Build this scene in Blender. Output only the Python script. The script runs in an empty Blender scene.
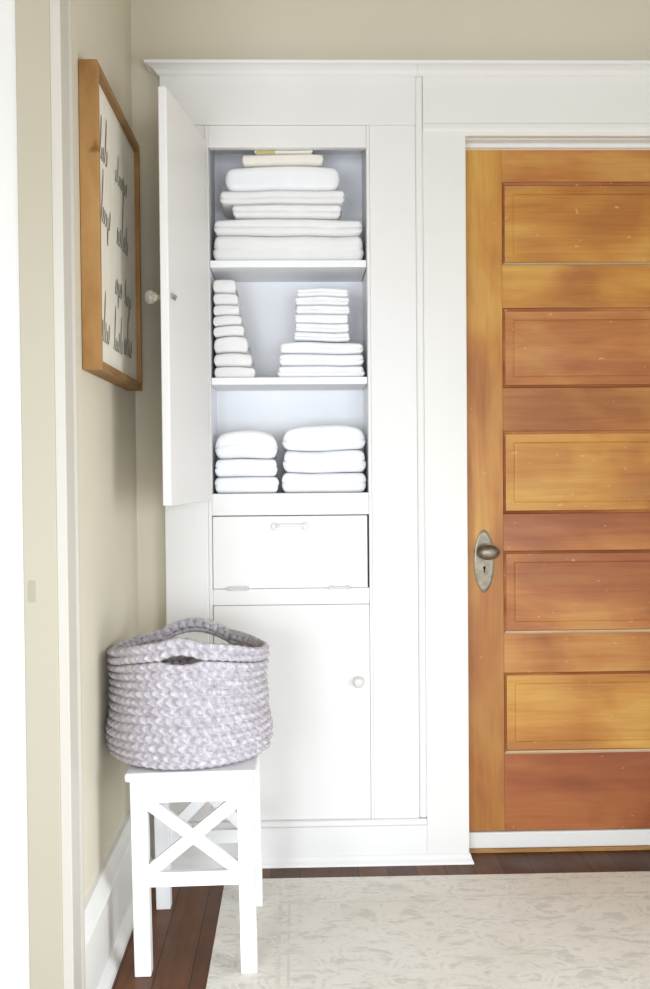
import bpy, bmesh, math, random
from mathutils import Vector, Matrix, noise, Euler
PI = math.pi
S = bpy.context.scene
COL = S.collection
S.view_settings.view_transform = 'Standard'
S.view_settings.look = 'None'
S.view_settings.gamma = 1.0
S.view_settings.use_curve_mapping = False
S.view_settings.exposure = -0.25

# ------------------------------------------------------------------ materials
def lin(c):
    return tuple(((v/255)/12.92 if v/255 <= .04045 else ((v/255+.055)/1.055)**2.4) for v in c) + (1.0,)

class NT:
    def __init__(s, name, rough=.5, spec=.5, metal=0.0):
        s.m = bpy.data.materials.new(name); s.m.use_nodes = True
        s.t = s.m.node_tree; s.b = s.t.nodes['Principled BSDF']
        s.b.inputs['Roughness'].default_value = rough
        s.b.inputs['Specular IOR Level'].default_value = spec
        s.b.inputs['Metallic'].default_value = metal
        s.tc = None
    def n(s, typ, **kw):
        nd = s.t.nodes.new(typ)
        for k, v in kw.items():
            if k in nd.inputs: nd.inputs[k].default_value = v
            else: setattr(nd, k, v)
        return nd
    def l(s, a, b): s.t.links.new(a, b)
    def coord(s, scale=(1, 1, 1), loc=(0, 0, 0), out='Object', rot=(0, 0, 0)):
        if s.tc is None: s.tc = s.n('ShaderNodeTexCoord')
        mp = s.n('ShaderNodeMapping')
        mp.inputs['Scale'].default_value = scale; mp.inputs['Location'].default_value = loc
        mp.inputs['Rotation'].default_value = rot
        s.l(s.tc.outputs[out], mp.inputs['Vector']); return mp.outputs['Vector']
    def noise(s, vec, scale=5, detail=4, rough=.55, dist=0):
        nd = s.n('ShaderNodeTexNoise'); nd.inputs['Scale'].default_value = scale
        nd.inputs['Detail'].default_value = detail; nd.inputs['Roughness'].default_value = rough
        nd.inputs['Distortion'].default_value = dist
        s.l(vec, nd.inputs['Vector']); return nd.outputs['Fac']
    def ramp(s, fac, stops, interp='LINEAR'):
        nd = s.n('ShaderNodeValToRGB'); cr = nd.color_ramp; cr.interpolation = interp
        while len(cr.elements) < len(stops): cr.elements.new(.5)
        for e, (p, c) in zip(cr.elements, stops): e.position = p; e.color = c
        s.l(fac, nd.inputs['Fac']); return nd.outputs['Color']
    def mix(s, fac, a, b, mode='MIX'):
        nd = s.n('ShaderNodeMix'); nd.data_type = 'RGBA'; nd.blend_type = mode
        for v, i in ((fac, 0), (a, 6), (b, 7)):
            if hasattr(v, 'is_output'): s.l(v, nd.inputs[i])
            else: nd.inputs[i].default_value = v
        return nd.outputs[2]
    def math(s, op, a, b=None, clamp=False):
        nd = s.n('ShaderNodeMath'); nd.operation = op; nd.use_clamp = clamp
        for v, i in ((a, 0), (b, 1)):
            if v is None: continue
            if hasattr(v, 'is_output'): s.l(v, nd.inputs[i])
            else: nd.inputs[i].default_value = v
        return nd.outputs[0]
    def color(s, c):
        if hasattr(c, 'is_output'): s.l(c, s.b.inputs['Base Color'])
        else: s.b.inputs['Base Color'].default_value = c
    def bump(s, h, strength=.2, dist=.002):
        nd = s.n('ShaderNodeBump'); nd.inputs['Strength'].default_value = strength
        nd.inputs['Distance'].default_value = dist
        s.l(h, nd.inputs['Height']); s.l(nd.outputs[0], s.b.inputs['Normal'])

BW = (0, 0, 0, 1); WW = (1, 1, 1, 1)

def paint(name, rgb, rough=.5, var=.03, spec=.4, bump=.08):
    m = NT(name, rough, spec); v = m.coord()
    n1 = m.noise(v, 3.5, 5)
    c = lin(rgb); d = tuple(x*(1-var*2) for x in c[:3]) + (1,)
    m.color(m.ramp(n1, [(.3, d), (.7, c)]))
    m.bump(m.noise(m.coord((1, 1, 1)), 90, 3), bump, .001)
    return m.m

M = {}
M['wall'] = paint('cream_wall_paint', (222, 214, 194), .75, .015, .2)
M['trim'] = paint('white_trim_paint', (238, 236, 231), .42, .012, .45)
M['cab'] = paint('white_cabinet_paint', (240, 238, 235), .45, .012, .4)
M['jamb'] = paint('cream_jamb_paint', (182, 174, 153), .5, .015, .4)
M['casing'] = paint('cream_casing_paint', (200, 194, 182), .5, .015, .4)
M['plate'] = paint('painted_over_plate', (168, 158, 136), .5, .03, .4)
M['ceil'] = paint('ceiling_paint', (200, 194, 180), .8, .01, .2)
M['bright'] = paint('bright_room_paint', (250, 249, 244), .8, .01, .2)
M['stool'] = paint('stool_white_paint', (246, 246, 246), .38, .008, .5)
M['inside'] = paint('cabinet_inside_paint', (251, 251, 252), .55, .01, .3)
M['shadowgap'] = paint('dark_seam', (120, 116, 112), .8, .02, .1)

def linen(name, rgb, scale=320):
    m = NT(name, .92, .1); v = m.coord()
    m.b.inputs['Sheen Weight'].default_value = .25
    c = lin(rgb); d = tuple(x*.96 for x in c[:3]) + (1,)
    m.color(m.ramp(m.noise(v, 14, 4), [(.3, d), (.7, c)]))
    m.bump(m.noise(v, scale, 4, .7), .35, .002)
    return m.m
M['towel'] = linen('white_terry', (250, 250, 252), 420)
M['linen'] = linen('white_linen', (243, 241, 240), 160)
M['cream_linen'] = linen('cream_linen', (243, 238, 226), 160)
M['ribbon'] = linen('mustard_ribbon', (205, 190, 110), 160)

def door_wood(name, horiz, seed, base, dark, light, low=False):
    m = NT(name, .42, .4)
    sc = (1.1, 6, 16) if horiz else (16, 6, 1.1)
    v = m.coord(sc, (seed*3.1, seed*1.7, seed*2.3))
    g1 = m.noise(v, 1.6, 7, .62, .6)
    sc2 = (3, 10, 70) if horiz else (70, 10, 3)
    g2 = m.noise(m.coord(sc2, (seed, 0, seed)), 2.0, 5, .6, .2)
    big = m.noise(m.coord((1.6, 1, 3.2) if horiz else (3.2, 1, 1.4), (seed*5.3, seed, 0)), 1.5, 3, .5, .4)
    c1 = m.ramp(g1, [(.25, lin(dark)), (.47, lin(base)), (.72, lin(light))])
    c2 = m.ramp(big, [(.36, lin(dark)), (.5, lin(base)), (.62, lin(light))])
    c = m.mix(.6, c1, c2)
    fine = m.ramp(g2, [(.3, (.80, .76, .72, 1)), (.6, WW)])
    c = m.mix(.55, c, fine, 'MULTIPLY')
    # worn pale specks and greyish cast patches of the old finish
    sp = m.noise(m.coord((1, 1, 1.6), (seed*7, 0, 0)), 38, 2, .5)
    mask = m.ramp(sp, [(.70, BW), (.76, WW)])
    c = m.mix(m.math('MULTIPLY', mask, .45), c, lin((226, 190, 150)))
    gp = m.ramp(m.noise(m.coord((2, 2, 5) if horiz else (5, 2, 2), (0, seed, seed)), 1.7, 4), [(.55, BW), (.75, WW)])
    c = m.mix(m.math('MULTIPLY', gp, .14), c, lin((176, 128, 110)))
    if low:      # the finish is redder towards the foot of the stile
        sz = m.n('ShaderNodeSeparateXYZ'); m.l(m.coord(), sz.inputs[0])
        hz = m.math('ADD', sz.outputs['Z'], m.math('MULTIPLY', m.math('SUBTRACT', big, .5), .9))
        k = m.ramp(hz, [(.60, WW), (1.05, BW)])
        c = m.mix(m.math('MULTIPLY', k, .85), c, m.mix(.5, c, lin((132, 66, 38)), 'MIX'))
    m.color(c)
    m.bump(g2, .12, .001)
    return m.m
ORANGE = ((186, 120, 60), (140, 76, 38), (208, 156, 84))
GOLD = ((198, 136, 62), (158, 90, 42), (216, 168, 84))
RED = ((158, 88, 50), (130, 66, 40), (182, 112, 62))
MOULD = ((152, 90, 52), (124, 68, 40), (190, 128, 76))
PEACH = ((184, 116, 62), (148, 82, 48), (206, 150, 84))

def frame_wood(name, horiz, seed, tone=1.0):
    m = NT(name, .6, .25)
    v = m.coord((6, 2.5, 40) if horiz else (6, 40, 2.5), (seed, seed*2, seed))
    g = m.noise(v, 1.5, 6, .6, .5)
    c = m.ramp(g, [(.28, lin(tuple(q*tone for q in (146, 102, 58)))), (.5, lin(tuple(q*tone for q in (176, 132, 80)))), (.75, lin(tuple(q*tone for q in (196, 154, 100))))])
    kn = m.noise(m.coord((4, 4, 4), (seed*3, 0, 1)), 3.0, 2)
    c = m.mix(m.ramp(kn, [(.66, BW), (.74, WW)]), c, lin((128, 84, 44)))
    m.color(c); m.bump(g, .1, .001)
    return m.m

def floor_mat():
    m = NT('dark_plank_floor', .28, .22)
    br = m.n('ShaderNodeTexBrick')
    m.l(m.coord((1, 1, 1), (0.03, 0, 0), rot=(0, 0, PI/2)), br.inputs['Vector'])
    br.inputs['Scale'].default_value = 1.0
    br.inputs['Mortar Size'].default_value = .0012; br.inputs['Brick Width'].default_value = 1.3
    br.inputs['Row Height'].default_value = .085; br.offset = .37
    br.inputs['Color1'].default_value = (0, 0, 0, 1); br.inputs['Color2'].default_value = (1, 1, 1, 1)
    br.inputs['Mortar'].default_value = (.5, .5, .5, 1)
    tone = m.ramp(br.outputs['Color'], [(0, lin((78, 46, 28))), (.5, lin((96, 58, 34))), (1, lin((110, 70, 42)))])
    g = m.noise(m.coord((40, 2.2, 1)), 1.6, 6, .65, .3)
    c = m.mix(.6, tone, m.ramp(g, [(.3, (.55, .5, .46, 1)), (.65, (1.1, 1.08, 1.05, 1))]), 'MULTIPLY')
    c = m.mix(br.outputs['Fac'], c, lin((30, 19, 13)))
    sc = m.ramp(m.noise(m.coord((3, 1, 1)), 26, 2), [(.72, BW), (.78, WW)])
    c = m.mix(m.math('MULTIPLY', sc, .25), c, lin((150, 122, 98)))
    m.color(c)
    r = m.ramp(m.noise(m.coord(), 7, 4), [(.3, (.32, .32, .32, 1)), (.7, (.48, .48, .48, 1))])
    m.l(r, m.b.inputs['Roughness'])
    m.bump(br.outputs['Fac'], -.3, .002)
    return m.m

def rug_mat():
    m = NT('faded_rug', .95, .05)
    m.b.inputs['Sheen Weight'].default_value = .2
    base = lin((234, 229, 218)); dk = lin((186, 179, 172)); lt = lin((242, 237, 229))
    v = m.coord()
    # broken, worn motif: distorted wave rings and medallion cells faded by a large noise
    vo = m.n('ShaderNodeTexVoronoi'); vo.feature = 'DISTANCE_TO_EDGE'; vo.inputs['Scale'].default_value = 7.5
    wv = m.n('ShaderNodeVectorMath'); wv.operation = 'ADD'
    nz = m.n('ShaderNodeTexNoise'); nz.inputs['Scale'].default_value = 9; nz.inputs['Detail'].default_value = 4
    m.l(v, nz.inputs['Vector'])
    sc = m.n('ShaderNodeVectorMath'); sc.operation = 'SCALE'; sc.inputs['Scale'].default_value = .12
    m.l(nz.outputs['Color'], sc.inputs[0]); m.l(v, wv.inputs[0]); m.l(sc.outputs[0], wv.inputs[1])
    m.l(wv.outputs[0], vo.inputs['Vector'])
    motif = m.ramp(vo.outputs['Distance'], [(0, BW), (.03, BW), (.05, (.8, .8, .8, 1)), (.085, (.8, .8, .8, 1)), (.10, BW), (.17, BW), (.20, WW)])
    fade = m.ramp(m.noise(m.coord((1, 1.8, 1)), 15, 5, .7), [(.47, BW), (.58, WW)])
    a = m.math('MULTIPLY', motif, fade)
    mo2 = m.ramp(m.noise(m.coord((1, 2.2, 1)), 13, 5, .6, 1.2), [(.56, BW), (.61, WW)])
    fade2 = m.ramp(m.noise(m.coord((1, 1, 1), (4, 2, 0)), 8, 4), [(.44, BW), (.56, WW)])
    b = m.math('MULTIPLY', mo2, fade2)
    # border lines parallel to the back and left edges
    sx = m.n('ShaderNodeSeparateXYZ'); m.l(v, sx.inputs[0])
    def line(src, at, w):
        d = m.math('ABSOLUTE', m.math('SUBTRACT', src, at))
        return m.math('LESS_THAN', d, w)
    ln = None
    for src, at, w in ((sx.outputs['Y'], -.175, .004), (sx.outputs['Y'], -.285, .006), (sx.outputs['Y'], -.31, .003),
                       (sx.outputs['X'], -.155, .004), (sx.outputs['X'], -.055, .006), (sx.outputs['X'], -.03, .003)):
        q = line(src, at, w); ln = q if ln is None else m.math('MAXIMUM', ln, q)
    ln = m.math('MULTIPLY', ln, m.ramp(m.noise(v, 16, 4, .7), [(.42, BW), (.6, WW)]))
    mask = m.math('MAXIMUM', m.math('MAXIMUM', a, b), ln)
    c = m.mix(m.noise(v, 5, 4), base, lt)
    wash = m.ramp(m.noise(m.coord((1, 1, 1), (9, 4, 0)), 3.2, 4), [(.4, BW), (.65, WW)])
    c = m.mix(m.math('MULTIPLY', wash, .35), c, lin((218, 210, 193)))
    c = m.mix(m.math('MULTIPLY', mask, .44), c, dk)
    streak = m.ramp(m.noise(m.coord((6, 140, 1)), 2, 3), [(.3, (.94, .94, .94, 1)), (.6, WW)])
    c = m.mix(.8, c, streak, 'MULTIPLY')
    m.color(c)
    m.bump(m.noise(v, 260, 3, .7), .5, .003)
    return m.m

def yarn_mat():
    m = NT('lavender_grey_yarn', .9, .1); v = m.coord()
    m.b.inputs['Sheen Weight'].default_value = .2
    n1 = m.noise(v, 60, 5, .7)
    m.color(m.ramp(n1, [(.3, lin((164, 156, 161))), (.5, lin((192, 185, 190))), (.7, lin((222, 217, 221)))]))
    m.bump(m.noise(v, 350, 3, .7), .5, .002)
    return m.m

def metal(name, rgb, rough=.35, metalv=1.0):
    m = NT(name, rough, .5, metalv); v = m.coord()
    c = lin(rgb); d = tuple(x*.6 for x in c[:3]) + (1,)
    m.color(m.ramp(m.noise(v, 60, 4), [(.3, d), (.65, c)]))
    return m.m

def glass(name, rgb):
    m = NT(name, .06, .5); v = m.coord()
    m.b.inputs['Transmission Weight'].default_value = .85; m.b.inputs['IOR'].default_value = 1.46
    m.color(m.ramp(m.noise(v, 30, 2), [(.3, lin(rgb)), (.7, lin(tuple(min(255, q+8) for q in rgb)))]))
    return m.m

M['floor'] = floor_mat(); M['rug'] = rug_mat(); M['yarn'] = yarn_mat()
M['nickel'] = metal('tarnished_nickel', (142, 132, 116), .42, .85)
M['dark_metal'] = metal('dark_keyhole', (40, 36, 32), .6, .8)
M['steel'] = metal('plain_steel', (190, 188, 184), .35)
M['brass'] = metal('dull_brass', (200, 190, 160), .4)
M['glass'] = glass('clear_glass', (244, 240, 226))
M['porcelain'] = paint('pale_knob_glaze', (222, 220, 216), .2, .01, .6, 0)
def canvas_mat():
    m = NT('sign_board', .8, .15)
    m.color(m.ramp(m.noise(m.coord((1, 8, 1)), 6, 4), [(.3, lin((236, 229, 213))), (.7, lin((243, 237, 224)))]))
    return m.m
M['canvas'] = canvas_mat()
M['ink'] = paint('grey_green_ink', (128, 128, 112), .85, .12, .1, 0)
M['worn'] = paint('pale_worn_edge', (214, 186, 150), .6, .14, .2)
M['oak'] = frame_wood('sill_edge_wood', True, 2)

# ------------------------------------------------------------------ helpers
def prop(o, label=None, cat=None, group=None, kind=None):
    if label: o['label'] = label
    if cat: o['category'] = cat
    if group: o['group'] = group
    if kind: o['kind'] = kind
    return o

def empty(name, loc, label=None, cat=None, group=None, kind=None, rz=0):
    o = bpy.data.objects.new(name, None); COL.objects.link(o)
    o.location = loc; o.rotation_euler = (0, 0, rz); o.empty_display_size = .05
    return prop(o, label, cat, group, kind)

def obj(name, bm, mat, parent=None, smooth=False, local=False, loc=None, bevel=0, label=None, seg=2):
    """One mesh object. bm is in world coordinates unless local."""
    me = bpy.data.meshes.new(name)
    bmesh.ops.recalc_face_normals(bm, faces=bm.faces)
    bm.to_mesh(me); bm.free()
    o = bpy.data.objects.new(name, me); COL.objects.link(o)
    for mm in (mat if isinstance(mat, (list, tuple)) else [mat]): me.materials.append(mm)
    if parent is not None:
        o.parent = parent
        if not local:
            org = Vector((0, 0, 0)); p = parent
            while p is not None: org += p.location; p = p.parent
            me.transform(Matrix.Translation(-org))
    elif loc is not None:
        me.transform(Matrix.Translation(-Vector(loc))); o.location = loc
    if smooth:
        for p in me.polygons: p.use_smooth = True
    if bevel:
        md = o.modifiers.new('bevel', 'BEVEL'); md.width = bevel; md.segments = seg
        md.limit_method = 'ANGLE'; md.angle_limit = math.radians(40)
    if label: o['label'] = label
    return o

def box(bm, x0, x1, y0, y1, z0, z1, mi=0, M4=None):
    vs = [bm.verts.new((x, y, z)) for x in (x0, x1) for y in (y0, y1) for z in (z0, z1)]
    if M4:
        for v in vs: v.co = M4 @ v.co
    for f in ((0, 1, 3, 2), (4, 6, 7, 5), (0, 4, 5, 1), (2, 3, 7, 6), (0, 2, 6, 4), (1, 5, 7, 3)):
        bm.faces.new([vs[i] for i in f]).material_index = mi
    return vs

def B(*a):
    bm = bmesh.new()
    for q in a: box(bm, *q)
    return bm

def prism(prof, axis, a, b, bm=None):
    """extrude a closed 2-D profile along an axis: 'x' -> (y,z), 'y' -> (x,z), 'z' -> (x,y)"""
    bm = bm or bmesh.new()
    def P(u, v, t): return {'x': (t, u, v), 'y': (u, t, v), 'z': (u, v, t)}[axis]
    A = [bm.verts.new(P(u, v, a)) for u, v in prof]; Bv = [bm.verts.new(P(u, v, b)) for u, v in prof]
    n = len(prof); bm.faces.new(A); bm.faces.new(Bv[::-1])
    for i in range(n): bm.faces.new((A[i], A[(i+1) % n], Bv[(i+1) % n], Bv[i]))
    return bm

def lathe(prof, M4=None, n=28, bm=None):
    bm = bm or bmesh.new(); rings = []
    for r, z in prof:
        if r < 1e-6:
            rings.append([bm.verts.new((0, 0, z))])
        else: rings.append([bm.verts.new((r*math.cos(2*PI*i/n), r*math.sin(2*PI*i/n), z)) for i in range(n)])
    for a, b in zip(rings, rings[1:]):
        for i in range(n):
            j = (i+1) % n
            if len(a) == 1 and len(b) == 1: continue
            if len(a) == 1: bm.faces.new((a[0], b[i], b[j]))
            elif len(b) == 1: bm.faces.new((a[i], a[j], b[0]))
            else: bm.faces.new((a[i], a[j], b[j], b[i]))
    for rr in (rings[0], rings[-1]):
        if len(rr) > 1: bm.faces.new(rr)
    if M4:
        for rr in rings:
            for v in rr: v.co = M4 @ v.co
    return bm

def tube(pts, r, n=10, bm=None, closed=False):
    bm = bm or bmesh.new(); rings = []; N = len(pts); pts = [Vector(p) for p in pts]
    for i, p in enumerate(pts):
        t = (pts[min(i+1, N-1)] - pts[max(i-1, 0)]).normalized()
        a = Vector((0, 0, 1)) if abs(t.z) < .9 else Vector((1, 0, 0))
        u = t.cross(a).normalized(); w = t.cross(u)
        rad = r[i] if isinstance(r, (list, tuple)) else r
        rings.append([bm.verts.new(p + rad*(math.cos(2*PI*k/n)*u + math.sin(2*PI*k/n)*w)) for k in range(n)])
    for a, b in zip(rings, rings[1:]):
        for k in range(n): bm.faces.new((a[k], a[(k+1) % n], b[(k+1) % n], b[k]))
    bm.faces.new(rings[0]); bm.faces.new(rings[-1][::-1])
    return bm

# ------------------------------------------------------------------ dimensions (metres; camera at x=0, back wall y=0)
WX = -.475          # left wall face
RX = 1.95           # right wall
BY = -5.2           # wall behind the camera
CZ = 2.78
FY = -.03           # face of the cabinet and casings
XL, XR = -.389, .357   # cabinet casing edges
DL = .505           # clear edge of the door opening
DR = 1.300
DOORY = .05

def struct(name, bm, mat, parent=None, **k):
    o = obj(name, bm, mat, parent, **k)
    if parent is None: o['kind'] = 'structure'
    return o

# ------------------------------------------------------------------ setting
struct('floor', B((-2.6, RX+.1, BY-.1, .5, -.05, 0)), M['floor'])
struct('ceiling', B((-2.6, RX+.1, BY-.1, .5, CZ, CZ+.05)), M['ceil'])
# back wall with the openings of the cabinet and of the door left free
struct('wall_back', B((WX-.061, -.27, 0, .10, 0, CZ), (-.27, .232, 0, .10, 2.2, CZ), (.232, DL-.02, 0, .10, 0, CZ),
                      (DL-.02, DR+.02, 0, .10, 2.19, CZ), (DR+.02, RX, 0, .10, 0, CZ)), M['wall'])
JY = -1.05          # jamb face of the doorway in the left wall
struct('wall_left', B((WX-.06, WX, JY+.02, 0, 0, CZ)), M['wall'])      # ends in a cased opening towards the bright room
V0, V1 = -3.1, -1.5
struct('wall_right', B((RX, RX+.1, BY, V0, 0, CZ), (RX, RX+.1, V1, .1, 0, CZ), (RX, RX+.1, V0, V1, 0, .15), (RX, RX+.1, V0, V1, 1.55, CZ)), M['wall'])
wn = empty('window_4', (RX+.05, (V0+V1)/2, .15), kind='structure')
struct('window_frame', B((RX+.03, RX+.09, V0, V1, .15, .20), (RX+.03, RX+.09, V0, V1, 1.50, 1.55), (RX+.03, RX+.09, V0, V0+.05, .20, 1.50),
       (RX+.03, RX+.09, V1-.05, V1, .20, 1.50), (RX+.04, RX+.08, (V0+V1)/2-.02, (V0+V1)/2+.02, .20, 1.50)), M['trim'], wn)
# wall behind the camera: two tall windows
WINS = [(-2.05, -.55), (-.05, 1.45)]; WZ0, WZ1 = .12, 1.50
struct('wall_front', B((-2.6, WINS[0][0], BY-.1, BY, 0, CZ), (WINS[0][1], WINS[1][0], BY-.1, BY, 0, CZ), (WINS[1][1], RX, BY-.1, BY, 0, CZ),
       *[(a, b, BY-.1, BY, 0, WZ0) for a, b in WINS], *[(a, b, BY-.1, BY, WZ1, CZ) for a, b in WINS]), M['wall'])
def window(name, a, b, y0, y1, z0, z1):
    wn = empty(name, ((a+b)/2, (y0+y1)/2, z0), kind='structure')
    bm = B((a, b, y0, y1, z0, z0+.05), (a, b, y0, y1, z1-.05, z1), (a, a+.05, y0, y1, z0+.05, z1-.05),
           (b-.12, b, y0, y1, z0+.05, z1-.05), ((a+b)/2-.02, (a+b)/2+.02, y0+.01, y1-.01, z0+.05, z1-.05))
    struct('window_frame', bm, M['trim'], wn)
for k, (a, b) in enumerate(WINS): window('window_%d' % (k+1), a, b, BY-.09, BY-.03, WZ0, WZ1)
# bright room beyond the opening: its wall carries a full-height glazed opening to the daylight
struct('wall_side_room', B((-2.6, -2.2, -1.02, -.94, 0, CZ), (-2.2, WX-.062, -1.02, -.94, 2.5, CZ)), M['bright'])
window('window_3', -2.2, WX-.062, -1.01, -.95, .0, 2.5)
struct('wall_side_room_left', B((-2.6, -2.5, BY, -1.02, 0, CZ)), M['bright'])

# doorway on the left: jamb, strike plate, casing
dj = empty('trim_1', (WX-.03, JY, 0), kind='structure')
struct('jamb', B((WX-.062, WX+.004, JY, JY+.02, 0, CZ)), M['jamb'], dj, bevel=.002)
struct('strike_plate', B((-.527, -.514, JY-.0015, JY+.001, .918, .960)), M['plate'], dj, bevel=.0006)
# casing on the hall side: stepped profile, its edge towards the camera
def casing_prof(s): return [(WX, JY+.004*s), (WX+.024, JY+.004*s), (WX+.024, JY+.05*s), (WX+.020, JY+.058*s), (WX+.020, JY+.094*s), (WX+.026, JY+.099*s), (WX+.026, JY+.108*s), (WX, JY+.108*s)]
struct('trim_2', prism(casing_prof(1), 'z', 0, CZ), M['casing'], bevel=.002)
# baseboard of the left wall with cap and shoe
bprof = lambda x0: [(x0, 0), (x0+.044, 0), (x0+.042, .012), (x0+.034, .024), (x0+.024, .030), (x0+.022, .175), (x0+.028, .180), (x0+.030, .186),
                    (x0+.026, .196), (x0+.018, .206), (x0+.013, .220), (x0+.010, .228), (x0, .230)]
struct('baseboard_left', prism(bprof(WX), 'y', JY+.1085, -.001), M['trim'])
# narrow baseboard piece between the corner and the cabinet
bq = [(-.001, 0), (-.022, 0), (-.022, .18), (-.026, .19), (-.014, .21), (-.008, .228), (-.001, .23)]
struct('baseboard_back', prism(bq, 'x', WX+.046, XL-.002), M['trim'])

# ------------------------------------------------------------------ built-in linen cabinet
cab = empty('linen_cabinet', (0, 0, 0), 'white painted built-in linen cabinet with open upper door in the back wall', 'cabinet')
G = .002
OL, OR = -.250, .2085      # opening
# outer casing boards and inner face frame around the openings
obj('casing_board', B((XL, -.2617, FY, -.0005, .1346, 2.1824)), M['cab'], cab, bevel=.003)
obj('casing_board', B((.2217, XR, FY, -.0005, .1346, 2.1824)), M['cab'], cab, bevel=.002)
ff = B((-.2615, OL, FY+.001, -.002, .1348, 2.1822), (OR+.004, .2215, FY-.002, -.002, .1348, 2.1822),   # thin side beads
       (OL, OR+.004, FY+.001, -.002, 2.118, 2.1822), (OL, OR+.004, FY+.001, -.002, 1.041, 1.1055),
       (OL, OR+.004, FY+.001, -.002, .776, .824), (OL, OR+.004, FY+.001, -.002, .12, .136))
obj('face_frame', ff, M['cab'], cab, bevel=.002)
# small bead strip where the cabinet meets the door casing
obj('corner_bead', prism([(XR+.0003, 0), (XR+.0003, FY-.002), (XR+.006, FY-.005), (XR+.016, FY-.005), (XR+.0212, FY-.002), (XR+.0212, 0)], 'z', .137, 2.321), M['cab'], cab, bevel=.002)
# header board and crown
obj('header', B((XL, XR, FY-.004, -.0005, 2.1825, 2.340)), M['cab'], cab, bevel=.002)
cr = [(0, 2.322), (FY-.004, 2.322), (FY-.010, 2.326), (FY-.018, 2.337), (FY-.032, 2.345), (FY-.042, 2.347), (FY-.044, 2.355), (0, 2.357)]
def crown(x0, x1, retL):
    bm = bmesh.new(); rows = []
    for k, x in enumerate((x0, x1)):
        rows.append([bm.verts.new((x + ((y-FY+.004) if (k == 0 and retL) else 0), y, z)) for y, z in cr])
    n = len(cr); bm.faces.new(rows[0]); bm.faces.new(rows[1][::-1])
    for i in range(n): bm.faces.new((rows[0][i], rows[0][(i+1) % n], rows[1][(i+1) % n], rows[1][i]))
    if retL:     # mitred return against the wall
        r3 = [bm.verts.new((x0 + (y-FY+.004), 0, z)) for y, z in cr]
        r4 = [bm.verts.new((x0, 0, z)) for y, z in cr]
        for i in range(1, n-1):
            try: bm.faces.new((rows[0][i], rows[0][(i+1) % n], r3[(i+1) % n], r3[i]))
            except ValueError: pass
    return bm
obj('crown_moulding', crown(XL, XR+.004, True), M['cab'], cab)
# base: kick board and half-round rail
obj('base_rail', prism([(0, .1135), (FY-.006, .1135), (FY-.012, .119), (FY-.012, .129), (FY-.006, .1345), (0, .1345)], 'x', XL, .3775), M['cab'], cab, bevel=.002)
obj('kick_board', B((XL, .3783, FY-.0005, -.0005, .0005, .1135)), M['cab'], cab, bevel=.001)
bm = bmesh.new()      # shoe moulding with a flared end beside the wooden door
sp = [(-.0005, 0), (-.021, 0), (-.019, .006), (-.011, .014), (-.006, .024), (-.0005, .028)]
ra = [bm.verts.new((XL, FY+a, b)) for a, b in sp]; rb = [bm.verts.new((DL+.0005-a*.5, FY+a, b)) for a, b in sp]
bm.faces.new(ra); bm.faces.new(rb[::-1])
for q in range(6): bm.faces.new((ra[q], ra[(q+1) % 6], rb[(q+1) % 6], rb[q]))
obj('shoe_moulding', bm, M['cab'], cab)
# the carcass: back, sides, top, floor
bb = B((OL-.018, OR+.022, .225, .24, .12, 2.19), (OL-.016, OL-.001, -.0015, .2245, .12, 2.19), (OR+.006, OR+.02, -.0015, .2245, .12, 2.19),
       (OL-.0005, OR+.0055, -.0015, .2245, 2.175, 2.19), (OL-.0005, OR+.0055, -.0015, .2245, 1.085, 1.1052))
obj('carcass', bb, M['inside'], cab)
for z in (1.771, 1.427):
    obj('shelf', B((OL+.001, OR+.003, FY+.012, .2245, z, z+.021)), M['inside'], cab, bevel=.002)
    # small support cleats
# upper door, swung open past square
hx, hy = OL-.002, FY-.004
ang = math.radians(7.9)
ud = empty('upper_door_hinge_pivot', (0, 0, 0)) if False else None
Rm = Matrix.Translation((hx, hy, 0)) @ Matrix.Rotation(-ang, 4, 'Z')
# local: +y runs to the wall, door extends to -y; inner face at x=0, outer at x=-.022
bm = bmesh.new(); box(bm, -.022, 0, -.456, -.002, 1.086, 2.130, M4=Rm)
upd = obj('upper_door', bm, M['cab'], cab, bevel=.003)
Kz = 1.612
Mk = Rm @ Matrix.Translation((-.022, -.432, Kz)) @ Matrix.Rotation(-PI/2, 4, 'Y')
obj('knob', lathe([(0, .044), (.009, .0435), (.015, .040), (.0175, .033), (.016, .026), (.010, .019), (.0085, .012)], Mk), M['glass'], upd, smooth=True, label='clear glass knob')
obj('knob_rosette', lathe([(0.006, .012), (.0085, .011), (.010, .006), (.013, .002), (.013, .0), (0, 0)], Mk), M['brass'], upd, smooth=True)
bm = bmesh.new(); box(bm, 0, .006, -.440, -.405, Kz-.006, Kz+.008, M4=Rm); box(bm, .006, .012, -.440, -.418, Kz-.002, Kz+.004, M4=Rm)
obj('latch', bm, M['steel'], upd, bevel=.001)
for hz in (1.25, 1.97):
    bm = lathe([(0, -.03), (.0035, -.03), (.0035, .03), (0, .03)], Matrix.Translation((hx-.003, hy-.004, hz)), 12)
    obj('hinge', bm, M['cab'], upd, smooth=False)
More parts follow.
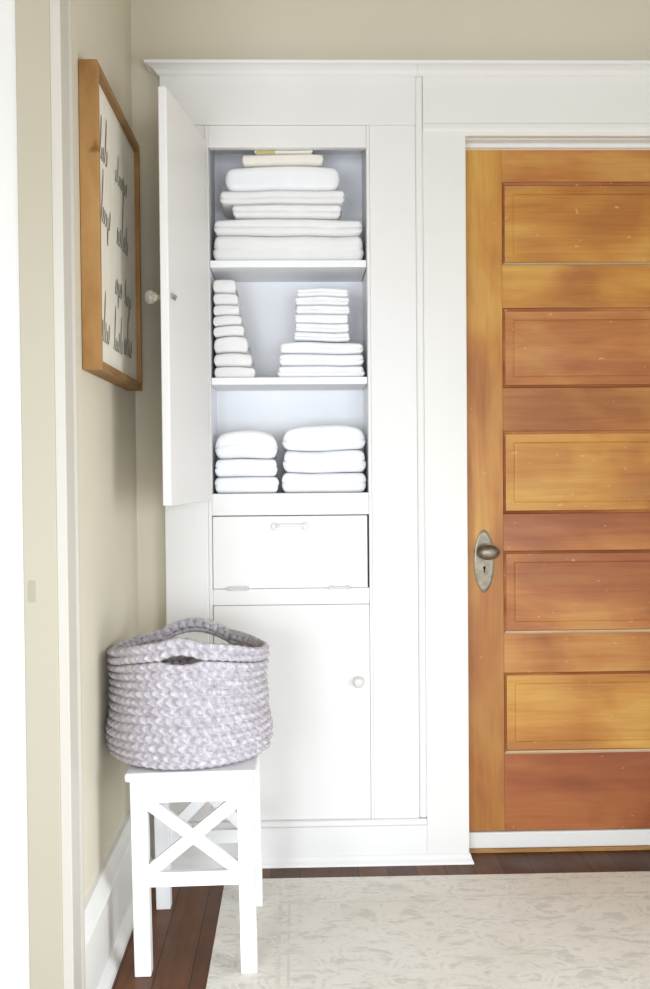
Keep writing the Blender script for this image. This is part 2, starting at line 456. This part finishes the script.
# drop-down flap
fl = obj('flap_door', B((OL+.0012, OR-.0015, FY-.003, FY+.016, .8252, 1.0385)), M['cab'], cab, bevel=.0025)
bm = tube([(-.062, FY-.012, 1.010), (-.058, FY-.020, 1.011), (-.045, FY-.024, 1.012), (0.002, FY-.024, 1.012), (.015, FY-.020, 1.011), (.019, FY-.012, 1.010)], .0042, 10)
for cx in (-.066, .023):
    lathe([(0, .010), (.007, .0095), (.0115, .006), (.0125, .001), (.0125, 0), (0, 0)], Matrix.Translation((cx, FY-.003, 1.008)) @ Matrix.Rotation(PI/2, 4, 'X'), 20, bm)
    lathe([(0, .016), (.006, .015), (.0062, 0)], Matrix.Translation((cx*.9, FY-.003, 1.010)) @ Matrix.Rotation(PI/2, 4, 'X'), 14, bm)
obj('pull_handle', bm, M['cab'], fl, smooth=True)
for cx in (-.175, .123):
    bm = lathe([(0, -.024), (.003, -.024), (.0042, -.022), (.0042, .022), (.003, .024), (0, .024)], Matrix.Translation((cx, FY-.006, .8265)) @ Matrix.Rotation(PI/2, 4, 'Y'), 12)
    for s in (-1, 1):
        lathe([(0, -.004), (.006, -.004), (.006, .004), (0, .004)], Matrix.Translation((cx+s*.027, FY-.007, .8265)) @ Matrix.Rotation(PI/2, 4, 'Y'), 12, bm)
    box(bm, cx-.022, cx+.022, FY-.0045, FY-.003, .818, .835)
    obj('hinge', bm, M['porcelain'], fl, bevel=.0005)
# lower door
ld = obj('lower_door', B((OL+.001, OR+.0032, FY-.003, FY+.016, .1370, .7752)), M['cab'], cab, bevel=.0025)
Mk = Matrix.Translation((.176, FY-.003, .547)) @ Matrix.Rotation(PI/2, 4, 'X')
obj('knob', lathe([(0, .030), (.008, .0295), (.014, .027), (.0168, .021), (.0150, .014), (.009, .009), (.007, .004), (.010, .001), (.010, 0), (0, 0)], Mk), M['porcelain'], ld, smooth=True)

# ------------------------------------------------------------------ casing, header and crown of the wooden door
struct('trim_4', B((.3785, DL, FY, -.0005, 0, 2.1825)), M['trim'], bevel=.002)
struct('trim_5', B((DR, DR+.125, FY, -.0005, 0, 2.1825)), M['trim'], bevel=.002)
struct('trim_6', prism([(-.0005, 2.152), (FY, 2.152), (FY-.001, 2.162), (FY-.006, 2.172), (FY-.006, 2.1845), (FY-.003, 2.188), (FY-.004, 2.340), (-.0005, 2.340)], 'x', XR+.022, DR+.125), M['trim'], bevel=.0015)
bm = crown(XR+.0045, DR+.16, False)
struct('trim_7', bm, M['trim'])
# jambs and head of the door opening
dj2 = empty('trim_8', (DL, .05, 0), kind='structure')
struct('jamb', B((DL-.019, DL-.001, 0, .12, 0, 2.150)), M['trim'], dj2)
struct('jamb', B((DR+.001, DR+.019, 0, .12, 0, 2.150)), M['trim'], dj2)
struct('head_jamb', B((DL-.001, DR+.001, -.001, .12, 2.150, 2.189)), M['trim'], dj2)
struct('door_stop', B((DL-.001, DR+.001, DOORY-.016, DOORY-.001, 2.137, 2.150)), M['trim'], dj2, bevel=.002)
struct('door_stop', B((DL-.001, DL+.0085, DOORY-.016, DOORY-.001, .062, 2.136)), M['trim'], dj2, bevel=.002)
# threshold: white painted with its bare worn wooden lower edge
th = empty('trim_9', ((DL+DR)/2, DOORY, 0), kind='structure')
struct('sill', B((DL, DR, DOORY-.010, DOORY+.07, .013, .062)), M['trim'], th, bevel=.004)
struct('sill_edge', B((DL, DR, DOORY-.013, DOORY+.07, 0, .0125)), M['oak'], th, bevel=.002)

# ------------------------------------------------------------------ five panel wooden door
door = empty('door_1', ((DL+DR)/2, DOORY, .064), kind='structure')
door['label'] = 'old orange-brown wooden door with five horizontal panels'
def dz(z): return 1.17 + (z-1.17)*(3.15+.0)/3.07
def dx(x): return x*3.15/3.07
px0 = dx(.6115); px1 = DR-.004-(px0-(DL+.004))
rows = [(2.017, 1.773), (1.647, 1.411), (1.284, 1.038), (.928, .681), (.565, .322)]
rows = [(dz(a), dz(b)) for a, b in rows]
TOP = 2.135; BOT = .064; TH = .035
W = lambda n, h, s, c: door_wood(n, h, s, *c)
struct('stile', B((DL+.004, px0, DOORY, DOORY+TH, BOT, TOP)), door_wood('stile_wood_a', False, 1.3, *GOLD, low=True), door, bevel=.0012)
struct('stile', B((px1, DR-.004, DOORY, DOORY+TH, BOT, TOP)), W('stile_wood_b', False, 4.1, ORANGE), door, bevel=.0012)
edges = [TOP] + [v for r in rows for v in r] + [BOT]
tones = [ORANGE, GOLD, ORANGE, PEACH, ORANGE, RED]
for k in range(6):
    z1, z0 = edges[2*k], edges[2*k+1]
    struct('rail', B((px0, px1, DOORY+.0004, DOORY+TH, z0, z1)), W('rail_wood_%s' % 'abcdef'[k], True, 2.2+k*1.9, tones[k]), door, bevel=.0012)
ptones = [GOLD, PEACH, GOLD, PEACH, GOLD]
mould = {}
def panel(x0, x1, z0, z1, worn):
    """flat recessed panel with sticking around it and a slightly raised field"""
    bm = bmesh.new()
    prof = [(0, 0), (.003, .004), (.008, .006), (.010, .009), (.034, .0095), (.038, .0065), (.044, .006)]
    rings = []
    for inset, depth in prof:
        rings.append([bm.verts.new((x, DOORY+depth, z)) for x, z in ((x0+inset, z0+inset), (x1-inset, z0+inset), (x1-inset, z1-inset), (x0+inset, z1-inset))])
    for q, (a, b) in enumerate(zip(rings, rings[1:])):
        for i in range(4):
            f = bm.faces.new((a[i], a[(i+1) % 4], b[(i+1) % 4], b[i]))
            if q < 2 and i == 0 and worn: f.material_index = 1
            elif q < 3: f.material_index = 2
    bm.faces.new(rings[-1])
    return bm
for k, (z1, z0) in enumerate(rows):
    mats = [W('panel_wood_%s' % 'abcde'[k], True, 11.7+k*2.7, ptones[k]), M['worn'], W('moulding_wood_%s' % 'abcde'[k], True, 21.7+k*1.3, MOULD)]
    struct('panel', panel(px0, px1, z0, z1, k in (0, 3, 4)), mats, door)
struct('door_back', B((px0+.001, px1-.001, DOORY+.012, DOORY+TH-.002, BOT+.05, TOP-.05)), mats[0], door)
# oval lock plate, keyhole and oval knob
KX, KZ1 = dx(.5535), dz(.899)
bm = bmesh.new(); N = 40; ring0 = []; ring1 = []; ring2 = []
for i in range(N):
    a = 2*PI*i/N; ca, sa = math.cos(a), math.sin(a)
    sx = .0315*math.copysign(abs(ca)**1.15, ca); sz = .096*math.copysign(abs(sa)**.93, sa)
    ring0.append(bm.verts.new((KX+sx, DOORY, KZ1+sz))); ring1.append(bm.verts.new((KX+sx*.97, DOORY-.003, KZ1+sz*.985)))
    ring2.append(bm.verts.new((KX+sx*.80, DOORY-.0045, KZ1+sz*.90)))
for a, b in ((ring0, ring1), (ring1, ring2)):
    for i in range(N): bm.faces.new((a[i], a[(i+1) % N], b[(i+1) % N], b[i]))
bm.faces.new(ring2); bm.faces.new(ring0[::-1])
lp = struct('lock_plate', bm, M['nickel'], door, smooth=False)
bm = lathe([(0, .0012), (.0045, .0012), (.0045, 0), (0, 0)], Matrix.Translation((KX, DOORY-.0044, KZ1-.020)) @ Matrix.Rotation(PI/2, 4, 'X'), 14)
box(bm, KX-.002, KX+.002, DOORY-.0056, DOORY-.004, KZ1-.034, KZ1-.021)
struct('keyhole', bm, M['dark_metal'], lp)
Mk = Matrix.Translation((KX+.004, DOORY-.004, KZ1+.030)) @ Matrix.Rotation(PI/2, 4, 'X') @ Matrix.Diagonal((1.22, .80, 1, 1))
struct('door_knob', lathe([(0, .062), (.012, .0615), (.022, .058), (.0275, .051), (.0285, .045), (.026, .039), (.018, .033), (.011, .028), (.0095, .018), (.013, .008), (.018, .003), (.018, 0), (0, 0)], Mk, 32), M['nickel'], door, smooth=True, label='oval tarnished metal knob')

# ------------------------------------------------------------------ rug
bm = B((-.216, 1.86, -3.55, -.136, .0002, .0037))
prop(obj('area_rug', bm, M['rug'], bevel=.002), 'pale grey-beige rug with worn faded pattern on dark plank floor', 'rug')

# ------------------------------------------------------------------ stool
SX0, SX1, SY0, SY1 = -.386, -.102, -.702, -.292
st = empty('stool', ((SX0+SX1)/2, (SY0+SY1)/2, .0005), 'white painted wooden stool with crossed end braces below the crocheted basket', 'stool')
# the right-hand feet stand on the rug: the stool leans by the rug's thickness
st.rotation_euler = (0, -math.atan(.0035/(SX1-SX0-.02)), 0)
ccx, ccy = (SX0+SX1)/2, (SY0+SY1)/2
hw, hd = (SX1-SX0)/2, (SY1-SY0)/2; L = .038
zoff = .0024
def sbox(*a):
    bm = bmesh.new(); box(bm, *a)
    return bm
def sobj(name, bm, **k): return obj(name, bm, M['stool'], st, local=True, **k)
z_base = zoff
for sx in (-1, 1):
    for sy in (-1, 1):
        xa, xb = sorted((sx*hw, sx*(hw-L))); ya, yb = sorted((sy*hd, sy*(hd-L)))
        zb = 0.0018
        sobj('leg', sbox(xa, xb, ya, yb, zb, .4585), bevel=.002)
sobj('seat', sbox(-hw-.010, hw+.010, -hd-.012, hd+.012, .459, .480), bevel=.006, seg=3)
for sy in (-1, 1):
    y0, y1 = sorted((sy*(hd-.004), sy*(hd-.024)))
    sobj('apron', sbox(-hw+L, hw-L, y0, y1, .406, .4585), bevel=.0015)
    za, zb = (.209, .243) if sy < 0 else (.170, .206)
    sobj('stretcher', sbox(-hw+L, hw-L, y0, y1, za, zb), bevel=.0015)
    # crossed brace bars between stretcher and apron
    bz0, bz1 = zb, .406; wx = hw-L
    for s in (-1, 1):
        bm = bmesh.new(); t = .024; ya, yb = (y0+.002, y1-.002) if s > 0 else (y0+.003, y1-.003)
        vs = []
        for y in (ya, yb):
            vs.append([bm.verts.new((s*x, y, z)) for x, z in ((-wx, bz0), (-wx+t*.95, bz0), (wx, bz1-t*.75), (wx, bz1), (wx-t*.95, bz1), (-wx, bz0+t*.75))])
        bm.faces.new(vs[0]); bm.faces.new(vs[1][::-1])
        for i in range(6): bm.faces.new((vs[0][i], vs[0][(i+1) % 6], vs[1][(i+1) % 6], vs[1][i]))
        sobj('cross_brace', bm)
for sx in (-1, 1):
    x0, x1 = sorted((sx*(hw-.004), sx*(hw-.024)))
    sobj('apron', sbox(x0, x1, -hd+L, hd-L, .406, .4585), bevel=.0015)

# ------------------------------------------------------------------ crocheted basket
BX, BYc, BZ = -.271, -.522, .4835
bk = empty('crocheted_basket', (BX, BYc, BZ), 'chunky crocheted lavender-grey basket with slot handles on the white stool', 'basket')
ROWS = 14; NS = 54; RH = .0198
KZ = 9; KT = NS*8
HB = ROWS*RH
def prof_r(t):      # t: 0 bottom .. 1 rim
    if t < .10: return .186 + .011*math.sin(t/.10*PI/2)
    return .197 - .006*math.sin((t-.1)/.9*PI)*1 - .006*(t-.1)/.9 + .006*math.exp(-((t-.22)/.12)**2)
def surf(u, th, ofs=0):
    """u in rows, th angle; knobbly single-crochet stitch relief"""
    row = math.floor(min(u, ROWS-1e-6)); f = u-row
    r = prof_r(u/ROWS)
    ridge = .0105*(abs(math.sin(PI*f))**.6) - .0068
    s = math.sin(NS*th + row*PI*.93 + 2.6*math.sin(PI*(f-.5)) )
    s2 = math.sin(NS*th*1 + row*PI*.93 - 2.4*abs(f-.5))
    s2 += .55*noise.noise(Vector((17*math.cos(th), 17*math.sin(th), u*1.9)))
    st_ = .0034*s2*(math.sin(PI*f)**.8) + .0014*s
    wob = .0040*noise.noise(Vector((3*math.cos(th), 3*math.sin(th), u*.35))) + .0012*noise.noise(Vector((11*math.cos(th), 11*math.sin(th), u*1.5)))
    r += ridge + st_ + wob
    z = u*RH + .003*noise.noise(Vector((2*math.cos(th)+7, 2*math.sin(th), u*.3))) + .0016*math.sin(NS*th+row*PI*.93)*(1 if .2 < f < .8 else .5)
    z += (u/ROWS)**1.6*(-.020*math.cos(th)**2 + (.020 if math.sin(th) < 0 else .0)*math.sin(th)**2)
    if u < .6: z = max(z, .0)
    return r, z
SLOT = ROWS-2          # the slots open between this row and the strap rows above
HAND = {-PI/2: (.26, .010, .010), PI/2: (.52, .024, .020)}      # centre angle: half width, upward stretch, downward sag
def dth(th, c): return (th-c+PI) % (2*PI) - PI
def arch(th, upper):
    z = 0
    for c, (w, up, dn) in HAND.items():
        d = abs(dth(th, c))
        if d < w:
            q = math.cos(d/w*PI/2)
            z += (up if upper else -dn)*q**.9
    return z
def pt(u, th, upper):
    r, z = surf(u, th)
    if u >= SLOT-2:
        k = min(1, (u-(SLOT-2))/2)
        z += arch(th, upper)*(k if not upper else 1)
    return Vector((r*math.cos(th), r*math.sin(th), z))
def grid(u0, u1, ths, upper, bm, closed):
    nu = int(round((u1-u0)*KZ)); R = []
    for i in range(nu+1):
        u = u0+(u1-u0)*i/nu
        uu = min(max(u, u0+1e-5), u1-1e-5)
        R.append([bm.verts.new(pt(uu, th, upper)) for th in ths])
    n = len(ths)
    for i in range(nu):
        for j in range(n if closed else n-1):
            bm.faces.new((R[i][j], R[i][(j+1) % n], R[i+1][(j+1) % n], R[i+1][j]))
    return R
TH = [2*PI*i/KT for i in range(KT)]
bm = bmesh.new()
Rw = grid(0, SLOT, TH, False, bm, True)
# bottom disc
prev = Rw[0]
for rr in (.75, .45, .15):
    cur = [bm.verts.new((v.co.x*rr, v.co.y*rr, .0)) for v in Rw[0]]
    for j in range(KT): bm.faces.new((prev[j], cur[j], cur[(j+1) % KT], prev[(j+1) % KT]))
    prev = cur
bm.faces.new(prev)
# upper band outside the handle arcs
arcs = []; cur = []
inside = lambda th: any(abs(dth(th, c)) < w for c, (w, u_, d_) in HAND.items())
start = next(i for i in range(KT) if inside(TH[i-1]) and not inside(TH[i]))
seq = [TH[(start+i) % KT] for i in range(KT)]
segs = []; state = None
for th in seq:
    s = inside(th)
    if s != state: segs.append((s, [])); state = s
    segs[-1][1].append(th)
for k, (s, a) in enumerate(segs):
    nxt = segs[(k+1) % len(segs)][1][0]
    if not s:
        grid(SLOT, ROWS, a, True, bm, False)
bmesh.ops.remove_doubles(bm, verts=bm.verts, dist=.0001)
def crochet(name, bm, label=None):
    o = obj(name, bm, M['yarn'], bk, smooth=True, local=True, label=label)
    md = o.modifiers.new('thick', 'SOLIDIFY'); md.thickness = .011; md.offset = -1; md.use_rim = True
    return o
crochet('basket_body', bm)
for k, (s, a) in enumerate(segs):
    if s:
        pa = segs[k-1][1][-1]; nx = segs[(k+1) % len(segs)][1][0]
        bm = bmesh.new(); grid(SLOT, ROWS, [pa]+a+[nx], True, bm, False)
        crochet('strap_handle', bm)

# ------------------------------------------------------------------ framed sign on the left wall
FY0, FY1, FZ0, FZ1 = -.768, -.148, 1.400, 2.084
FD = .043; fw = .021
sg = empty('framed_sign', (WX, (FY0+FY1)/2, FZ0), 'wooden framed cream sign with dark brush lettering on the left wall', 'framed sign')
x0, x1 = WX+.001, WX+FD
fv = frame_wood('sign_frame_wood_upright', False, 1); fh = frame_wood('sign_frame_wood_level', True, 3, .86)
obj('frame_side', B((x0, x1, FY0, FY0+fw, FZ0, FZ1)), fv, sg, bevel=.0015)
obj('frame_side', B((x0, x1, FY1-fw, FY1, FZ0, FZ1)), fv, sg, bevel=.0015)
obj('frame_rail', B((x0, x1, FY0+fw+.0003, FY1-fw-.0003, FZ1-fw, FZ1)), fh, sg, bevel=.0015)
obj('frame_rail', B((x0, x1, FY0+fw+.0003, FY1-fw-.0003, FZ0, FZ0+fw)), fh, sg, bevel=.0015)
cx1 = WX+.030
obj('sign_board', B((WX+.016, cx1, FY0+fw, FY1-fw, FZ0+fw, FZ1-fw)), M['canvas'], sg)
# brush script: loose flowing strokes in four lines (the words cannot be read in the photograph)
rnd = random.Random(12)
bm = bmesh.new()
def brush(pts, widths):
    """flat brush stroke with thickness lying on the board, pts in (y,z)"""
    n = len(pts); L_ = []; R_ = []
    for i in range(n):
        a = Vector(pts[max(i-1, 0)]); b = Vector(pts[min(i+1, n-1)]); t = (b-a)
        if t.length < 1e-6: t = Vector((1, 0))
        t.normalize(); nn = Vector((-t.y, t.x)); w = widths[i]/2
        L_.append(Vector(pts[i])+nn*w); R_.append(Vector(pts[i])-nn*w)
    top = [(bm.verts.new((cx1+.0008, p.x, p.y)), bm.verts.new((cx1+.0008, q.x, q.y))) for p, q in zip(L_, R_)]
    for (a, b), (c, d) in zip(top, top[1:]): bm.faces.new((a, b, d, c))
def cursive(y, zb, h, n, tall):
    """n looping letters starting at y on base line zb; tall: indexes with ascender(+)/descender(-)"""
    pts = []; wd = []
    for k in range(n):
        up = h*(2.5 if tall.get(k) == 1 else 1.0)*rnd.uniform(.65, 1.25); dn = h*(1.3 if tall.get(k) == -1 else 0)
        wl = rnd.uniform(.018, .026)
        for i in range(18):
            a = i/18*2*PI
            yy = y + wl*(i/18) + .55*wl*math.sin(a)*.8
            lean = .25
            zz = zb + (up/2)*(1-math.cos(a)) - (dn*max(0, math.sin(a))**2)
            pts.append((yy + lean*(zz-zb), zz)); wd.append(.0025 + .0045*max(0, math.sin(a))**1.0)
        y += wl
    brush(pts, wd); return y
yl, yr = FY0+.075, FY1-.05
lines = [(1.895, .040, [(0, .05, 5, {0: 1, 3: 1}), (1, .26, 8, {1: 1, 5: -1})]),
         (1.745, .042, [(0, .06, 6, {0: 1, 4: -1}), (1, .27, 8, {3: 1, 6: 1})]),
         (1.610, .036, [(0, .24, 5, {2: -1}), (1, .38, 5, {0: 1, 3: -1})]),
         (1.475, .040, [(0, .05, 5, {1: 1}), (1, .21, 6, {0: 1, 4: 1}), (2, .36, 6, {2: 1})])]
for zb, h, words in lines:
    for _, off, n, tall in words:
        cursive(FY0+fw+off, zb+rnd.uniform(-.006, .006), h, n, tall)
obj('lettering', bm, M['ink'], sg)

# ------------------------------------------------------------------ folded linens
def towel(name, x0, x1, z0, z1, label, group, y0=.0, y1=.20, layers=3, mat='towel', seed=1, cat='towel', dome=0.0, soft=.5, drop=0, groove=.004, tilt=0):
    """one folded towel: rounded fold to the front, layer grooves, slightly uneven"""
    x0, x1 = max(x0-.0035, -.2485), min(x1+.0035, .2125)
    w, d, h = x1-x0, y1-y0, z1-z0
    bm = bmesh.new(); nx = 44
    rnd = random.Random(seed)
    off = [rnd.uniform(-.5, 1)*.0045 for _ in range(layers+1)]; offx = [rnd.uniform(-.6, 1)*.004 for _ in range(layers+1)]
    edge = min(h*soft*.8, w*.25)
    NF, NT_ = 8*layers+6, 8
    prof = [(1, -1+2*k/NF) for k in range(NF+1)] + [(1-2*k/NT_, 1) for k in range(1, NT_)]
    prof += [(-1, 1-2*k/NF) for k in range(NF+1)] + [(-1+2*k/NT_, -1) for k in range(1, NT_)]
    npf = len(prof); cx, cy = w/2, d/2; rings = []
    for i in range(nx+1):
        t = .5-.5*math.cos(PI*i/nx); xx = t*w; u = 2*t-1
        e = min(xx, w-xx)
        s = 1.0 if e > edge else max(.02, (1-(1-e/edge)**3))**(1/3)
        ring = []
        for yy, zz in prof:
            v = zz*.5+.5
            lay = min(layers-1, int(v*layers)); ph = v*layers-lay
            pinch = 1-abs(math.sin(PI*v*layers))**.5 if abs(yy) == 1 else 0
            cr_ = min(.016, h*.30)*abs(zz)**7 if abs(yy) == 1 else 0
            y = d/2*yy*(1-(1-s)*h/d*.9)
            y -= math.copysign(cr_ + groove*1.2*pinch, yy) if abs(yy) == 1 else 0
            if abs(yy) == 1:
                y += off[lay]*math.sin(PI*ph)**.5 if ph > 0 else 0
                y += .0035*noise.noise(Vector((xx*13, lay*3.1+seed*1.7, seed))) + .0015*noise.noise(Vector((xx*45, v*3, seed)))
            z = h/2*zz*(s**.8)
            z -= dome*h*(abs(u)**2.6)*v
            if zz == 1: z += .0012*noise.noise(Vector((xx*12, y*12, seed*1.3))) - .001
            k_ = abs(u)**6
            x = xx - math.copysign((groove*1.1*(1-abs(math.sin(PI*v*layers))**.5) + offx[lay]*.6*(1 if lay else .3) + .002)*k_, u)
            x -= math.copysign(.0025*(1+noise.noise(Vector((seed*2.1, y*16, lay*2.3))))*k_, u)
            ring.append((min(max(x, 0), w), y, z + h/2))
        rings.append(ring)
    sh = 1.793 if z0 > 1.78 else 1.448 if z0 > 1.44 else 1.1055
    def warp(x, y, z):      # the whole pile undulates together, so neighbours keep touching
        gx, gy, gz = x+x0, y+y0, z+z0
        return (.004 if sh > 1.7 else .008)*min(1, (gz-sh)/.09)*min(1, max(0, (2.13-gz)/.03) if sh > 1.7 else 1)*noise.noise(Vector((gx*9+sh*5, gy*5, gz*7)))
    vr = [[bm.verts.new((x-cx, y, max(0, min(z, h)) + warp(x, y, max(0, min(z, h))))) for x, y, z in r] for r in rings]
    for a, b in zip(vr, vr[1:]):
        for k in range(npf): bm.faces.new((a[k], a[(k+1) % npf], b[(k+1) % npf], b[k]))
    bm.faces.new(vr[0]); bm.faces.new(vr[-1][::-1])
    o = obj(name, bm, M[mat], None, smooth=True)
    o.location = ((x0+x1)/2, (y0+y1)/2, z0)
    return prop(o, label, cat, group)

E_ = .0003
def stack(items, zs, group, **k):
    for i, it in enumerate(items):
        kw = dict(k); kw.update(it[5] if len(it) > 5 else {})
        towel(it[0], it[1], it[2], it[3]+E_, it[4]-E_, kw.pop('label'), group, **kw)

g = 'linens on the top shelf'
T = [('folded_blanket', -.243, .2065, 1.7925, 1.870, dict(label='wide white folded blanket lying directly on the top shelf, lowest of its stack', cat='blanket', mat='linen', layers=2, seed=2, soft=.35)),
     ('folded_blanket', -.240, .204, 1.870, 1.921, dict(label='wide white folded blanket second from the bottom of the top-shelf stack', cat='blanket', mat='linen', layers=2, seed=3, soft=.45, dome=.12)),
     ('folded_sheet', -.184, .140, 1.921, 1.9615, dict(label='narrower white folded sheet between the wide blankets and the middle layers on the top shelf', cat='sheet', mat='linen', layers=2, seed=4, y0=-.003)),
     ('folded_sheet', -.222, .152, 1.9615, 2.0035, dict(label='white folded sheet just below the plump quilt on the top shelf', cat='sheet', mat='linen', layers=2, seed=5)),
     ('folded_quilt', -.206, .138, 2.0035, 2.077, dict(label='plump white folded quilt with rounded ends near the top of the top-shelf stack', cat='quilt', mat='towel', layers=1, seed=6, soft=.6, dome=.08)),
     ('folded_sheet', -.156, .090, 2.077, 2.1085, dict(label='small cream folded sheet lying on the plump quilt', cat='sheet', mat='cream_linen', layers=1, seed=7, soft=.4)),
     ('folded_pillowcase', -.118, .058, 2.1085, 2.131, dict(label='thin white folded pillowcase with a mustard edge, topmost in the cabinet', cat='pillowcase', mat='cream_linen', layers=2, seed=8, soft=.5, groove=.003))]
top_o = None
for it in T:
    kw = dict(it[5]); lab = kw.pop('label')
    top_o = towel(it[0], it[1], it[2], it[3]+E_, it[4]-E_, lab, g, **kw)
# mustard tag edge on the topmost piece
bm = bmesh.new(); box(bm, -.112, -.055, -.0035, .004, 2.1095, 2.1165)
obj('tag', bm, M['ribbon'], top_o, bevel=.002, label='mustard yellow tag')

# middle shelf, left pile of small folded cloths
g = 'cloths piled at the left of the middle shelf'
zl = [1.4485, 1.484, 1.524, 1.575, 1.604, 1.634, 1.667, 1.702, 1.748]
xr = [-.117, -.127, -.139, -.150, -.158, -.164, -.166, -.174, -.196]
nm = ['lowest cloth, widest of the left pile on the middle shelf', 'second cloth from the bottom of the left pile on the middle shelf',
      'third cloth from the bottom of the left pile on the middle shelf', 'fourth cloth from the bottom of the left pile on the middle shelf',
      'middle cloth, fifth from the bottom of the left pile on the middle shelf', 'fourth cloth from the top of the left pile on the middle shelf',
      'third cloth from the top of the left pile on the middle shelf', 'second cloth from the top of the left pile on the middle shelf',
      'topmost, narrowest cloth of the left pile on the middle shelf']
zl = [1.4485, 1.484, 1.524, 1.572, 1.603, 1.634, 1.667, 1.702, 1.748]
for k in range(len(zl)-1):
    lab = 'white folded ' + (nm[k] if k < 7 else nm[8])
    if k == 4: lab = 'white folded fourth cloth from the top of the left pile on the middle shelf'
    if k == 5: lab = 'white folded third cloth from the top of the left pile on the middle shelf'
    if k == 6: lab = 'white folded second cloth from the top of the left pile on the middle shelf'
    towel('folded_cloth', -.248, xr[k], zl[k]+E_, zl[k+1]-E_, lab, g, layers=1, seed=20+k, mat='linen', cat='cloth', soft=.5, y0=.002+.004*(k % 3), groove=.004, dome=.1)

# middle shelf, right: broad towels carrying a neat pile of washcloths
g = 'towels at the right of the middle shelf'
zz = [1.4485, 1.486, 1.523, 1.559]
lb = ['white folded hand towel on the middle shelf, bottom of the right stack', 'white folded hand towel, middle of three under the washcloths', 'white folded hand towel directly under the pile of washcloths']
for k in range(3):
    towel('folded_hand_towel', -.055+.004*k, .2065-.002*k, zz[k]+E_, zz[k+1]-E_, lb[k], g, layers=2, seed=40+k, soft=.5, dome=.18 if k == 2 else .03)
g = 'washcloths on the middle shelf'
z = 1.5605; hts = [.0255]*6
od = ['lowest washcloth of the small right-hand pile, on the hand towels', 'second washcloth from the bottom of the right-hand pile', 'third washcloth from the bottom of the right-hand pile',
      'third washcloth from the top of the right-hand pile', 'second washcloth from the top of the right-hand pile', 'topmost washcloth of the right-hand pile on the middle shelf']
for k in range(6):
    towel('folded_washcloth', -.006+.003*(k % 2)+.0015*k, .163-.002*(k % 3), z+E_, z+hts[k]-E_, 'white folded '+od[k], g, layers=2, seed=60+k, soft=.45, y0=.004, y1=.17, groove=.003)
    z += hts[k]
# bottom of the opening: two stacks of bath towels
g = 'bath towels on the cabinet floor'
zz = [1.1055, 1.155, 1.205, 1.296]
lb = ['thick white bath towel, lowest of the left stack on the bottom shelf', 'thick white bath towel in the middle of the left stack on the bottom shelf', 'white bath towel topping the left stack on the bottom shelf, sloping right']
xs = [(-.247, -.053), (-.247, -.056), (-.247, -.054)]
for k in range(3):
    towel('folded_bath_towel', xs[k][0], xs[k][1], zz[k]+E_, zz[k+1]-E_, lb[k], g, layers=2, seed=80+k, soft=.55, dome=0 if k < 2 else .30, groove=.003)
zz = [1.1055, 1.166, 1.230, 1.312]
lb = ['thick white bath towel, lowest of the right stack on the bottom shelf', 'thick white bath towel in the middle of the right stack on the bottom shelf', 'thick white bath towel with rounded top on the right stack of the bottom shelf']
xs = [(-.046, .210), (-.042, .209), (-.044, .210)]
for k in range(3):
    towel('folded_bath_towel', xs[k][0], xs[k][1], zz[k]+E_, zz[k+1]-E_, lb[k], g, layers=2, seed=90+k, soft=.55, dome=0 if k < 2 else .30, groove=.003)

# ------------------------------------------------------------------ light
def area(name, loc, rot, sx, sy, power, col, spread=130):
    d = bpy.data.lights.new(name, 'AREA'); d.shape = 'RECTANGLE'; d.size = sx; d.size_y = sy
    d.energy = power; d.color = col; d.spread = math.radians(spread)
    o = bpy.data.objects.new(name, d); COL.objects.link(o); o.location = loc; o.rotation_euler = rot
    return o
# daylight through the window behind the camera, and in the bright room at the left
for (a, b), pw in zip(WINS, (75, 50)):
    area('window_daylight', ((a+b)/2, BY+.14, (WZ0+WZ1)/2+.12), (math.radians(74), 0, 0), b-a, WZ1-WZ0, pw, (.825, .903, 1.0))
area('window_daylight', (RX-.16, (V0+V1)/2, .97), (0, math.radians(74), 0), 1.4, 1.6, 42, (.825, .903, 1.0))
w = bpy.data.worlds.new('World'); S.world = w; w.use_nodes = True
bgn = w.node_tree.nodes['Background']; bgn.inputs['Color'].default_value = (1, .99, .96, 1); bgn.inputs['Strength'].default_value = 1.3
S.view_settings.exposure = -0.25

# ------------------------------------------------------------------ camera
cd = bpy.data.cameras.new('camera'); cam = bpy.data.objects.new('camera', cd); COL.objects.link(cam)
cd.sensor_fit = 'VERTICAL'; cd.sensor_height = 36; cd.lens = 1041/989*36
cd.clip_start = .05
cam.location = (0, -3.1, 1.17)
yaw, pitch, roll = .027, -.0225, .0085
fwd = Vector((math.sin(yaw)*math.cos(pitch), math.cos(yaw)*math.cos(pitch), math.sin(pitch)))
r = fwd.cross(Vector((0, 0, 1))).normalized(); u = r.cross(fwd)
r2 = math.cos(roll)*r - math.sin(roll)*u; u2 = math.cos(roll)*u + math.sin(roll)*r
cam.matrix_world = Matrix(((r2.x, u2.x, -fwd.x, 0), (r2.y, u2.y, -fwd.y, -3.1), (r2.z, u2.z, -fwd.z, 1.17), (0, 0, 0, 1)))
S.camera = cam
